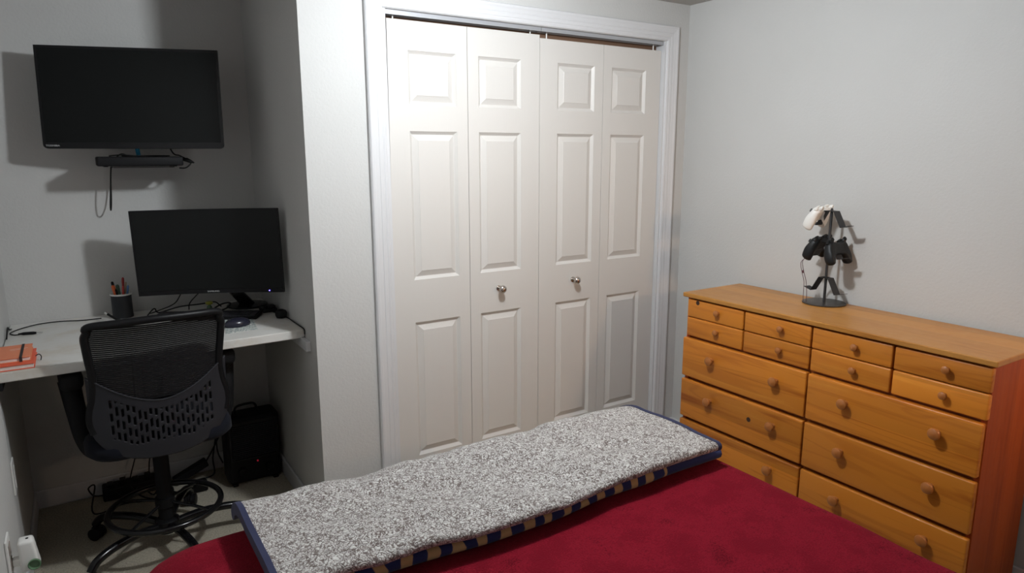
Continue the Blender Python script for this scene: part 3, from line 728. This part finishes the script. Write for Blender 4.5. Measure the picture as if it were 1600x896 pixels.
cable('corner_cable', 'short black cable end at the far left of the desk', [(-1.318, .60, DZ+.004), (-1.3165, .68, DZ+.03), (-1.316, .73, DZ+.012), (-1.314, .78, DZ+.003)], .0028)
# pen cup
PC = (-.918, .790)
t = thing('pen_cup', 'grey wire-mesh pen cup with a white rim beside the monitor', 'pen cup', (PC[0], PC[1], DZ))
bm = new(); lathe(bm, [(.040, .0005), (.041, .003), (.0395, .02), (.0395, .100), (.037, .100), (.037, .006), (.001, .005)], (*PC, DZ), n=32); obj('body', bm, m_cup, t, True, flatang=35)
bm = new(); lathe(bm, [(.0398, .098), (.0425, .100), (.0425, .104), (.041, .106), (.0365, .105), (.0365, .099)], (*PC, DZ), n=32); obj('rim', bm, m_white_plastic, t, True)
pen_specs = [((.06, .26, .12), (-.012, .0), (-.028, .006, .158), 'dark green pen leaning left in the pen cup', .005), ((.70, .13, .03), (-.010, -.012), (-.027, -.012, .145), 'orange-capped pen leaning left in the pen cup', .007),
             ((.10, .18, .12), (.0, .010), (-.010, .012, .142), 'grey-green marker in the middle of the pen cup', .007), ((.02, .02, .02), (-.004, -.012), (-.018, -.018, .128), 'black pen at the front of the pen cup', .004),
             ((.30, .02, .02), (.008, .004), (.014, .008, .172), 'dark red pencil, tallest in the pen cup', .005), ((.55, .06, .05), (.006, -.010), (.010, -.016, .138), 'short red pen at the front of the pen cup', .0042),
             ((.10, .22, .45), (.016, .0), (.030, -.006, .138), 'blue pen leaning right in the pen cup', .0042), ((.5, .38, .25), (.010, .014), (.024, .016, .150), 'tan pencil leaning right in the pen cup', .0036)]
for i, (c_, a, b, lab, r) in enumerate(pen_specs):
    m_ = mat('pen_colour_%s' % 'abcdefgh'[i], c_, .35)
    A = Vector((PC[0]+a[0]*.6, PC[1]+a[1]*.6, DZ+.012)); B = Vector((PC[0]+b[0], PC[1]+b[1], DZ+b[2])); d = (B-A).normalized()
    t = thing('pen', lab, 'pen', tuple(A), 0, 'pens in the cup')
    bm = new(); tube(bm, [A, A+d*.01, B-d*.028, B-d*.026], [r*.4, r, r, r*.9], 10); obj('barrel', bm, m_, t, True)
    bm = new(); tube(bm, [B-d*.027, B-d*.022, B-d*.004, B], [r*1.05, r*1.12, r*1.05, r*.5], 10); obj('cap', bm, m_ if i not in (0, 3) else m_black, t, True)
t = thing('phone_plug', 'black cable with a shiny silver tip left of the pen cup', 'plug', (-.97, .86, DZ))
bm = new(); tube(bm, [(-.985, .725, DZ+.040), (-.977, .717, DZ+.034)], [.0065, .0065], 10); obj('tip', bm, m_silver, t, True)
bm = new(); tube(bm, smooth_pts([(-.977, .717, DZ+.034), (-.962, .70, DZ+.024), (-.94, .68, DZ+.012), (-.90, .66, DZ+.006), (-.875, .66, DZ+.006)], 5), .005, 8); obj('lead', bm, m_cable, t, True)
# keyboard
t = thing('keyboard', 'black slim keyboard between the chair back and the monitor', 'keyboard', (-.62, .60, DZ))
def kb(u, v_, z): # u along, v depth
    ang = -.50; c, s = math.cos(ang), math.sin(ang); return Vector((-.61 + u*c - v_*s, .575 + u*s + v_*c, z))
KL = .218
bm = new(); prism(bm, [(-KL, -.055), (KL, -.055), (KL, .040), (-KL, .040)], lambda u, v_, s: kb(u, v_, DZ+.001 if s == 0 else DZ+.012+(v_+.055)*.07))
bmesh.ops.bevel(bm, geom=list(bm.edges), offset=.002, segments=2, affect='EDGES'); obj('case', bm, m_black_matte, t)
bm = new()
for r_ in range(5):
    nk = 17
    if r_ == 4: break
    for k in range(nk):
        u0 = -KL+.008+(2*KL-.016)*k/nk; v0 = -.050+r_*.022
        z0 = DZ+.0125+(v0+.065)*.07
        prism(bm, [(u0+.0012, v0+.0012), (u0+(2*KL-.016)/nk-.0012, v0+.0012), (u0+(2*KL-.016)/nk-.0012, v0+.0195), (u0+.0012, v0+.0195)], lambda u, v_, s: kb(u, v_, z0 if s == 0 else z0+.004))
obj('keys', bm, m_shell, t)
# patterned mouse mat + mouse
t_ = new(); prism(t_, [(-.60, .24), (-.478, .25), (-.455, .44), (-.56, .50)], lambda u, v_, s: Vector((u, v_, DZ+.0004 if s == 0 else DZ+.0018)))
tag(obj('mouse_pad', t_, m_cloth_mouse), 'pale speckled mouse pad on the desk under the mouse', 'mouse pad')
t = thing('mouse', 'black computer mouse on the speckled pad', 'mouse', (-.545, .375, DZ+.002))
bm = new(); bmesh.ops.create_uvsphere(bm, u_segments=28, v_segments=16, radius=1)
for v_ in bm.verts:
    x, y, z = v_.co; z = max(z, -.35); v_.co = Vector((x*.052, y*.034, (z+.35)*.026)); v_.co = Matrix.Rotation(math.radians(8), 3, 'Z') @ v_.co + Vector((-.535, .345, DZ+.002))
obj('shell', bm, m_mouse, t, True, flatang=60)
bm = new(); lathe(bm, [(.006, -.003), (.0075, -.0015), (.0075, .0015), (.006, .003)], (-.567, .337, DZ+.029), 'y', 16); obj('scroll_wheel', bm, m_shell, t, True)
cable('mouse_cable', 'short black lead beside the mouse', [(-.582, .332, DZ+.008), (-.60, .35, DZ+.005), (-.608, .335, DZ+.004), (-.62, .34, DZ+.004)], .003)
# adapters near the return wall
t = thing('hub_box', 'small black box behind the round speaker on the desk', 'box', (-.375, .565, DZ))
bm = new(); box(bm, -.395, -.330, .525, .60, DZ+.001, DZ+.018, .005, 3); obj('case', bm, m_black_matte, t, True)
bm = new(); box(bm, -.372, -.335, .53, .58, DZ+.0185, DZ+.03, .004, 3); obj('adapter', bm, m_black, t, True)
t = thing('desk_speaker', 'small round black speaker near the right end of the desk', 'speaker', (-.345, .385, DZ))
bm = new(); lathe(bm, [(.012, .001), (.020, .003), (.024, .012), (.0245, .024), (.021, .033), (.012, .037), (.001, .038)], (-.347, .395, DZ), n=26); obj('body', bm, m_black_matte, t, True)
bm = new(); lathe(bm, [(.008, .0365), (.012, .0385), (.007, .040), (.0005, .0402)], (-.347, .395, DZ), n=20); obj('top_button', bm, m_gloss, t, True)
cable('wall_cable', 'thin black cable running along the right wall of the alcove to the desk edge', [(-.365, .56, DZ+.004), (-.335, .45, DZ+.004), (-.327, .36, DZ+.004), (-.324, .27, DZ+.003), (-.323, .215, DZ+.003), (-.322, .17, DZ+.0025), (-.3205, .146, DZ-.001), (-.3205, .1445, DZ-.02)], .0022)
cable('tangled_cable', 'looped black cable trailing under the monitor towards the pen cup', [(-.53, .73, DZ+.01), (-.55, .75, DZ+.03), (-.58, .75, DZ+.03), (-.62, .74, DZ+.03), (-.70, .76, DZ+.024), (-.78, .78, DZ+.004), (-.80, .75, DZ+.03), (-.83, .74, DZ+.004)], .0028)
cable('monitor_lead', 'black lead dropping from the monitor back to the desk', [(-.66, .60, 1.0), (-.69, .70, .93), (-.72, .74, .875), (-.79, .76, .845), (-.82, .77, DZ+.006)], .0024)
cable('video_lead', 'second thin black lead falling behind the monitor', [(-.60, .58, 1.0), (-.62, .68, .93), (-.655, .75, .87), (-.66, .77, DZ+.004)], .0024)
def coil(c, r, n, turns, rz):
    return [(c[0]+r*math.cos(a)*(1+.1*math.sin(3*a)), c[1]+r*.5*math.sin(a), c[2]+r*.8*(1+math.sin(a+rz))*.5+.006) for a in [2*PI*turns*k/n for k in range(n+1)]]
cable('coiled_lead', 'thick coil of black cable in front of the monitor base', coil((-.535, .665, DZ+.002), .034, 44, 5, .8), .0034, n=2)
t = thing('toy_bottle', 'small yellow-green bottle among the cables under the monitor', 'bottle', (-.590, .660, DZ))
bm = new(); lathe(bm, [(.010, .0005), (.011, .004), (.011, .030), (.006, .036), (.006, .040)], (-.590, .660, DZ), n=18); obj('body', bm, m_green, t, True)
bm = new(); lathe(bm, [(.007, .0385), (.014, .042), (.016, .048), (.013, .053), (.001, .055)], (-.590, .660, DZ), n=18); obj('cap', bm, m_yellow, t, True)

# ------------------------------------------------------------------ office chair (local coordinates, then rotated by the root)
CH = Vector((-.868, .268, 0))
chair = thing('office_chair', 'black mesh-back office chair with foot ring, tucked at the desk', 'chair', tuple(CH), math.radians(3))
def cobj(name, bm, m, parent=None, smooth=True, flatang=40, label=None):
    bmesh.ops.translate(bm, verts=bm.verts, vec=CH); return obj(name, bm, m, parent or chair, smooth, label, flatang)
# backrest surface: u in [-1,1], z
def hw(z):   # half width of outer frame
    pts = [(.455, .05), (.47, .10), (.50, .155), (.54, .200), (.58, .224), (.62, .233), (.66, .230), (.70, .220), (.74, .213), (.80, .214), (.88, .222), (.93, .224), (.955, .214), (.970, .195), (.976, .16)]
    for (z0, a), (z1, b) in zip(pts, pts[1:]):
        if z <= z1: t_ = max(0, (z-z0)/(z1-z0)); return a+(b-a)*t_
    return pts[-1][1]
def by(x, z): return -.232 + .95*x*x - .05*((z-.62)/.3)**2*(1 if z > .62 else -.6) + .012
def bpt(x, z, o=0): return Vector((x, by(x, z)+o, z))
# outline frame tube
outl = [(-.150, .500)]
zz = [.50, .54, .58, .62, .66, .70, .75, .80, .85, .90, .93, .950]
left = [(-hw(z)+.012, z) for z in zz]
topc = [(-.206, .964), (-.184, .972), (-.12, .976), (0, .980), (.12, .976), (.184, .972), (.206, .964)]
path = left[2:] + topc + [(-x, z) for x, z in left[::-1]][:-2]
bm = new(); P_ = smooth_pts([bpt(x, z) for x, z in path], 4); tube(bm, P_, .0135, 12, flat=(1, 1)); cobj('back_frame', bm, m_black)
bm = new()
z = .683
while z < .962:
    h_ = hw(z)-.016; nseg = 10
    rows = []
    for i in range(nseg+1):
        x = -h_+2*h_*i/nseg; p = bpt(x, z)
        rows.append([bm.verts.new(p+Vector((0, -.0007, 0))), bm.verts.new(p+Vector((0, .0007, 0))), bm.verts.new(p+Vector((0, .0007, 0.0059))), bm.verts.new(p+Vector((0, -.0007, 0.0059)))])
    for A, B in zip(rows, rows[1:]):
        for k in range(4): q = (k+1) % 4; bm.faces.new((A[k], A[q], B[q], B[k]))
    z += .0072
# fine verticals of the knit
cobj('mesh_back', bm, m_meshf, smooth=False)
# lower moulded shell with slots : top edge is a sagging curve
def zt(x): return .675 + .095*(abs(x)/.2)**1.8 if abs(x) < .2 else .675+.095*(abs(x)/.2)**1.8
def zbm(x): a = min(1, abs(x)/.224); return .462 + .155*(1-math.sqrt(max(0, 1-a**2.6)))
bm = new()
NX, NZ = 106, 50
grid = {}
for i in range(NX+1):
    x = -.222+.444*i/NX
    za, zb_ = zbm(x), zt(x)
    for j in range(NZ+1):
        z = za+(zb_-za)*j/NZ; grid[i, j] = bm.verts.new(bpt(x, z, -.006))
for i in range(NX):
    for j in range(NZ):
        xm = -.222+.444*(i+.5)/NX; za, zb_ = zbm(xm), zt(xm); zf = (j+.5)/NZ; zz_ = za+(zb_-za)*zf
        # slots in columns two cells wide
        col = i//2; hole = False
        if col % 2 == 1 and abs(xm) < .168:
            ph = (zz_ + .35*abs(xm) + (0.014 if (col//2) % 2 else 0)) % .046
            if ph < .031 and zf > .20 and zf < .86 and zz_ > .525+.55*max(0, abs(xm)-.10): hole = True
        if not hole: bm.faces.new((grid[i, j], grid[i+1, j], grid[i+1, j+1], grid[i, j+1]))
o = cobj('lumbar_shell', bm, m_shell, smooth=True, flatang=60)
sm = o.modifiers.new('thick', 'SOLIDIFY'); sm.thickness = .006; sm.offset = 0
bm = new(); P_ = [bpt(-.2+.4*k/30, zt(-.2+.4*k/30), -.008) for k in range(31)]; tube(bm, P_, .0035, 8); cobj('shell_lip', bm, m_shell)
bm = new(); tube(bm, smooth_pts([(0, by(0, .66)+.02, .75), (0, by(0, .66)+.03, .66), (0, -.15, .55), (0, -.10, .47), (0, -.02, .452)], 5), .020, 10, flat=(1, .5)); cobj('back_support', bm, m_black_matte)
# seat
bm = new()
base_s = resample([(p[0], p[1]) for p in rrect(-.245, .245, -.205, .265, .10, 8)], 64)
rings = []
for inset, z in ((.05, .462), (.015, .468), (.0, .485), (.0, .515), (.008, .535), (.03, .547), (.09, .549), (.16, .544)):
    rings.append([bm.verts.new((p.x*(1-inset/.245), .03+(p.y-.03)*(1-inset/.235), z)) for p in base_s])
for A, B in zip(rings, rings[1:]):
    for k in range(64): q = (k+1) % 64; bm.faces.new((A[k], A[q], B[q], B[k]))
bm.faces.new(rings[0][::-1]); bm.faces.new(rings[-1]); cobj('seat', bm, m_fabric_black, flatang=60)
bm = new(); box(bm, -.10, .10, -.12, .12, .43, .461, .008); cobj('tilt_mechanism', bm, m_black_matte, smooth=False)
bm = new(); tube(bm, [(.10, .03, .446), (.20, .03, .444), (.23, .03, .44)], [.005, .005, .008], 8); cobj('lever', bm, m_black_matte)
for s in (-1, 1):
    bm = new()
    P_ = smooth_pts([(s*.15, -.02, .455), (s*.215, -.03, .462), (s*.240, -.035, .52), (s*.250, -.03, .60), (s*.258, -.01, .68), (s*.262, .0, .735)], 6)
    n_ = len(P_); tube(bm, P_, [.024+.012*k/n_ for k in range(n_)], 14, flat=(.62, 1.0) if s > 0 else (.9, 1.0)); cobj('arm_bracket', bm, m_black_matte)
    bm = new(); box(bm, s*.258-.036-(.012 if s > 0 else 0), s*.258+.036-(.012 if s > 0 else 0), -.115, .16, .722, .786, .022, 5); cobj('arm_pad', bm, m_black_matte, flatang=50)
# column
bm = new(); lathe(bm, [(.028, .095), (.028, .400), (.026, .405)], (0, 0, 0), n=24); cobj('column_cover', bm, m_black_matte)
bm = new(); lathe(bm, [(.018, .395), (.018, .415), (.022, .416), (.022, .43)], (0, 0, 0), n=24); cobj('gas_cylinder', bm, m_silver, label='bright steel gas cylinder')
# base hub, legs, casters, foot ring
bm = new(); lathe(bm, [(.034, .060), (.044, .066), (.044, .110), (.034, .118), (.03, .118)], (0, 0, 0), n=24); cobj('hub', bm, m_black)
for k in range(5):
    a = math.radians(137+72*k); d = Vector((math.cos(a), math.sin(a), 0)); s = Vector((-d.y, d.x, 0))
    bm = new(); P_ = smooth_pts([d*.035+Vector((0, 0, .092)), d*.12+Vector((0, 0, .108)), d*.22+Vector((0, 0, .108)), d*.285+Vector((0, 0, .092)), d*.315+Vector((0, 0, .062))], 6)
    tube(bm, P_, .0155, 14); lg = cobj('leg', bm, m_tube)
    c = d*.312
    bm = new(); tube(bm, [c+s*-.024+Vector((0, 0, .026)), c+s*-.022+Vector((0, 0, .026)), c+s*-.006+Vector((0, 0, .026)), c+s*-.004+Vector((0, 0, .026))], [.022, .0255, .0255, .02], 20)
    tube(bm, [c+s*.004+Vector((0, 0, .026)), c+s*.006+Vector((0, 0, .026)), c+s*.022+Vector((0, 0, .026)), c+s*.024+Vector((0, 0, .026))], [.02, .0255, .0255, .022], 20)
    tube(bm, [c+s*-.004+Vector((0, 0, .035)), c+s*.004+Vector((0, 0, .035))], .024, 12)
    cobj('caster', bm, m_black, lg)
RZ = .165
bm = new(); tube(bm, [(.200*math.cos(2*PI*k/64), .200*math.sin(2*PI*k/64), RZ) for k in range(64)], .0115, 12, closed=True); fr = cobj('foot_ring', bm, m_tube)
for k in range(4):
    a = PI/4+PI/2*k
    bm = new(); tube(bm, [(.030*math.cos(a), .030*math.sin(a), RZ+.02), (.12*math.cos(a), .12*math.sin(a), RZ+.012), (.193*math.cos(a), .193*math.sin(a), RZ)], .006, 8); cobj('spoke', bm, m_tube, fr)
bm = new(); lathe(bm, [(.030, RZ), (.036, RZ+.004), (.036, RZ+.04), (.030, RZ+.044)], (0, 0, 0), n=24); cobj('ring_collar', bm, m_black, fr)

# ------------------------------------------------------------------ heater
HX0, HX1, HY0, HY1 = -.578, -.336, .602, .745
t = thing('space_heater', 'black box space heater on the carpet in the alcove corner', 'heater', ((HX0+HX1)/2, (HY0+HY1)/2, 0))
bm = new(); box(bm, HX0, HX1, HY0+.012, HY1, .012, .335, .022, 4); obj('case', bm, m_black_matte, t, True)
bm = new()
box(bm, HX0+.012, HX1-.012, HY0, HY0+.011, .30, .318, .003); box(bm, HX0+.012, HX1-.012, HY0, HY0+.011, .125, .138, .003)
box(bm, HX0+.012, HX0+.024, HY0, HY0+.011, .138, .30, .003); box(bm, HX1-.024, HX1-.012, HY0, HY0+.011, .138, .30, .003)
obj('front_frame', bm, m_black, t)
bm = new()
for k in range(17): box(bm, HX0+.026, HX1-.026, HY0+.002, HY0+.008, .143+k*.0093, .1465+k*.0093)
obj('grille', bm, m_shell, t)
bm = new(); tube(bm, smooth_pts([(HX0+.055, .67, .333), (HX0+.058, .67, .362), (HX0+.075, .67, .375), (HX0+.13, .67, .378), (HX0+.15, .67, .366), (HX0+.155, .67, .333)], 5), .0055, 8); obj('handle', bm, m_black, t, True)
for kx in (HX0+.06, HX1-.06):
    bm = new(); lathe(bm, [(.020, .012), (.020, .004), (.016, -.004), (.002, -.006)], (kx, HY0, .075), 'y', 20); obj('dial', bm, m_black, t, True)
bm = new(); lathe(bm, [(.004, .011), (.004, .006), (.001, .004)], ((HX0+HX1)/2+.01, HY0, .112), 'y', 10); obj('indicator_light', bm, m_led_r, t, True)
for kx in (HX0+.03, HX1-.03):
    bm = new(); box(bm, kx-.012, kx+.012, HY0+.02, HY1-.01, 0, .0118, .003); obj('foot', bm, m_black, t)

# ------------------------------------------------------------------ power things on the floor
t = thing('power_strip', 'black power strip against the back wall under the desk', 'power strip', (-.95, .82, 0))
bm = new(); box(bm, -1.075, -.80, .785, .865, .001, .060, .008, 3); obj('case', bm, m_black_matte, t, True)
for k in range(5):
    bm = new(); box(bm, -1.055+k*.05, -1.030+k*.05, .805, .835, .0605, .062+(.022 if k % 2 else .014), .004); obj('plug', bm, m_black, t)
t = thing('power_brick', 'black power brick leaning up beside the power strip', 'power adapter', (-.71, .80, 0))
bm = new(); box(bm, -.08, .08, -.025, .025, -.017, .017, .006, 3)
for v_ in bm.verts: v_.co = Matrix.Rotation(math.radians(-24), 3, 'Y') @ v_.co + Vector((-.715, .80, .0505))
obj('case', bm, m_black_matte, t, True)
t = thing('outlet_adapter', 'glossy black plug adapter on the carpet below the foot ring', 'power adapter', (-.693, .68, 0))
bm = new(); box(bm, -.725, -.662, .655, .705, .001, .050, .008, 3); obj('case', bm, m_gloss, t, True)
bm = new(); tube(bm, smooth_pts([(-.725, .68, .02), (-.77, .69, .010), (-.80, .72, .006), (-.80, .77, .006)], 5), .004, 8); obj('lead', bm, m_cable, t, True)
cable('brick_lead', 'black cable rising from the power brick to the desk underside', [(-.645, .80, .082), (-.60, .81, .15), (-.565, .82, .22), (-.545, .83, .34), (-.54, .84, .55), (-.54, .85, DZ-.036)], .0035)
cable('heater_cord', 'black cord hanging beside the heater to the floor', [(-.585, .70, .10), (-.60, .74, .16), (-.585, .80, .27), (-.59, .83, .18), (-.61, .83, .08), (-.615, .80, .012), (-.68, .78, .006), (-.75, .74, .006)], .0035)
cable('desk_drop_cable', 'left thin black cable hanging from the desk to the power strip', [(-.90, .86, DZ-.036), (-.905, .855, .5), (-.912, .85, .25), (-.955, .84, .09), (-.965, .83, .064)], .0028)
cable('second_drop_cable', 'right thin black cable hanging down to the power strip', [(-.865, .86, DZ-.036), (-.865, .86, .35), (-.862, .86, .2), (-.878, .85, .12), (-.885, .84, .064)], .0028)
cable('strip_cord', 'black cord looping off the left end of the power strip', [(-1.075, .80, .03), (-1.11, .79, .045), (-1.125, .77, .09), (-1.10, .76, .10), (-1.12, .70, .02), (-1.09, .68, .005), (-1.0, .72, .005), (-.93, .70, .005)], .0032)
cable('floor_cable', 'tangled black cable on the carpet in front of the power strip', [(-1.03, .77, .05), (-.98, .74, .02), (-.93, .76, .05), (-.88, .73, .01), (-.84, .76, .055), (-.80, .73, .01), (-.86, .68, .006), (-.93, .70, .03), (-.97, .76, .066)], .0034)

# ------------------------------------------------------------------ wall plates and plug-in light on the left wall
def plate(y0, y1, z0, z1, lab):
    t = thing('wall_plate', lab, 'wall plate', (XL, (y0+y1)/2, z0), 0, 'white plates under the desk')
    bm = new(); box(bm, XL+.0005, XL+.006, y0, y1, z0, z1, .0015); obj('cover', bm, m_white_plastic, t)
    bm = new(); box(bm, XL+.0062, XL+.008, (y0+y1)/2-.01, (y0+y1)/2+.01, z0+.02, z1-.02, .0008); obj('socket', bm, m_white_plastic, t)
plate(.065, .135, .555, .67, 'upper white wall plate on the left wall under the desk')
plate(.185, .255, .375, .49, 'lower white wall plate on the left wall under the desk')
t = thing('outlet_plate', 'wall outlet plate low on the left wall, seen edge-on', 'outlet', (XLN, -.36, .375))
bm = new(); box(bm, XLN+.0005, XLN+.007, -.395, -.325, .375, .49, .002); obj('cover', bm, m_white_plastic, t)
bm = new(); box(bm, XLN+.0072, XLN+.009, -.377, -.343, .395, .425, .0008); box(bm, XLN+.0072, XLN+.009, -.377, -.343, .44, .47, .0008); obj('socket', bm, m_greyplate, t)
t = thing('plug_in_freshener', 'white plug-in air freshener in the outlet low on the left wall', 'air freshener', (-1.27, -.36, .365))
bm = new(); box(bm, XLN+.0095, -1.274, -.372, -.348, .400, .422, .004, 3); obj('plug_stem', bm, m_white_plastic, t, True)
bm = new(); box(bm, -.0235, .0235, -.025, .025, -.045, .045, .010, 4)
for v_ in bm.verts:
    f = (v_.co.z+.045)/.09; v_.co.x *= 1-.22*f; v_.co.y *= 1-.15*f; v_.co += Vector((-1.2555-.006*f, -.36, .428))
obj('body', bm, m_white_plastic, t, True)
bm = new(); lathe(bm, [(.013, .0), (.0155, -.003), (.0155, -.008), (.0135, -.009), (.011, -.003), (.001, -.002)], (-1.2460, -.3845, .405), 'y', n=24); obj('bottle_neck', bm, m_green, t, True, label='greenish oil bottle neck')
bm = new(); lathe(bm, [(.0035, .0), (.0035, .0012), (.001, .0014)], (-1.257, -.362, .4732), n=14); obj('vent_hole', bm, m_black, t, True)
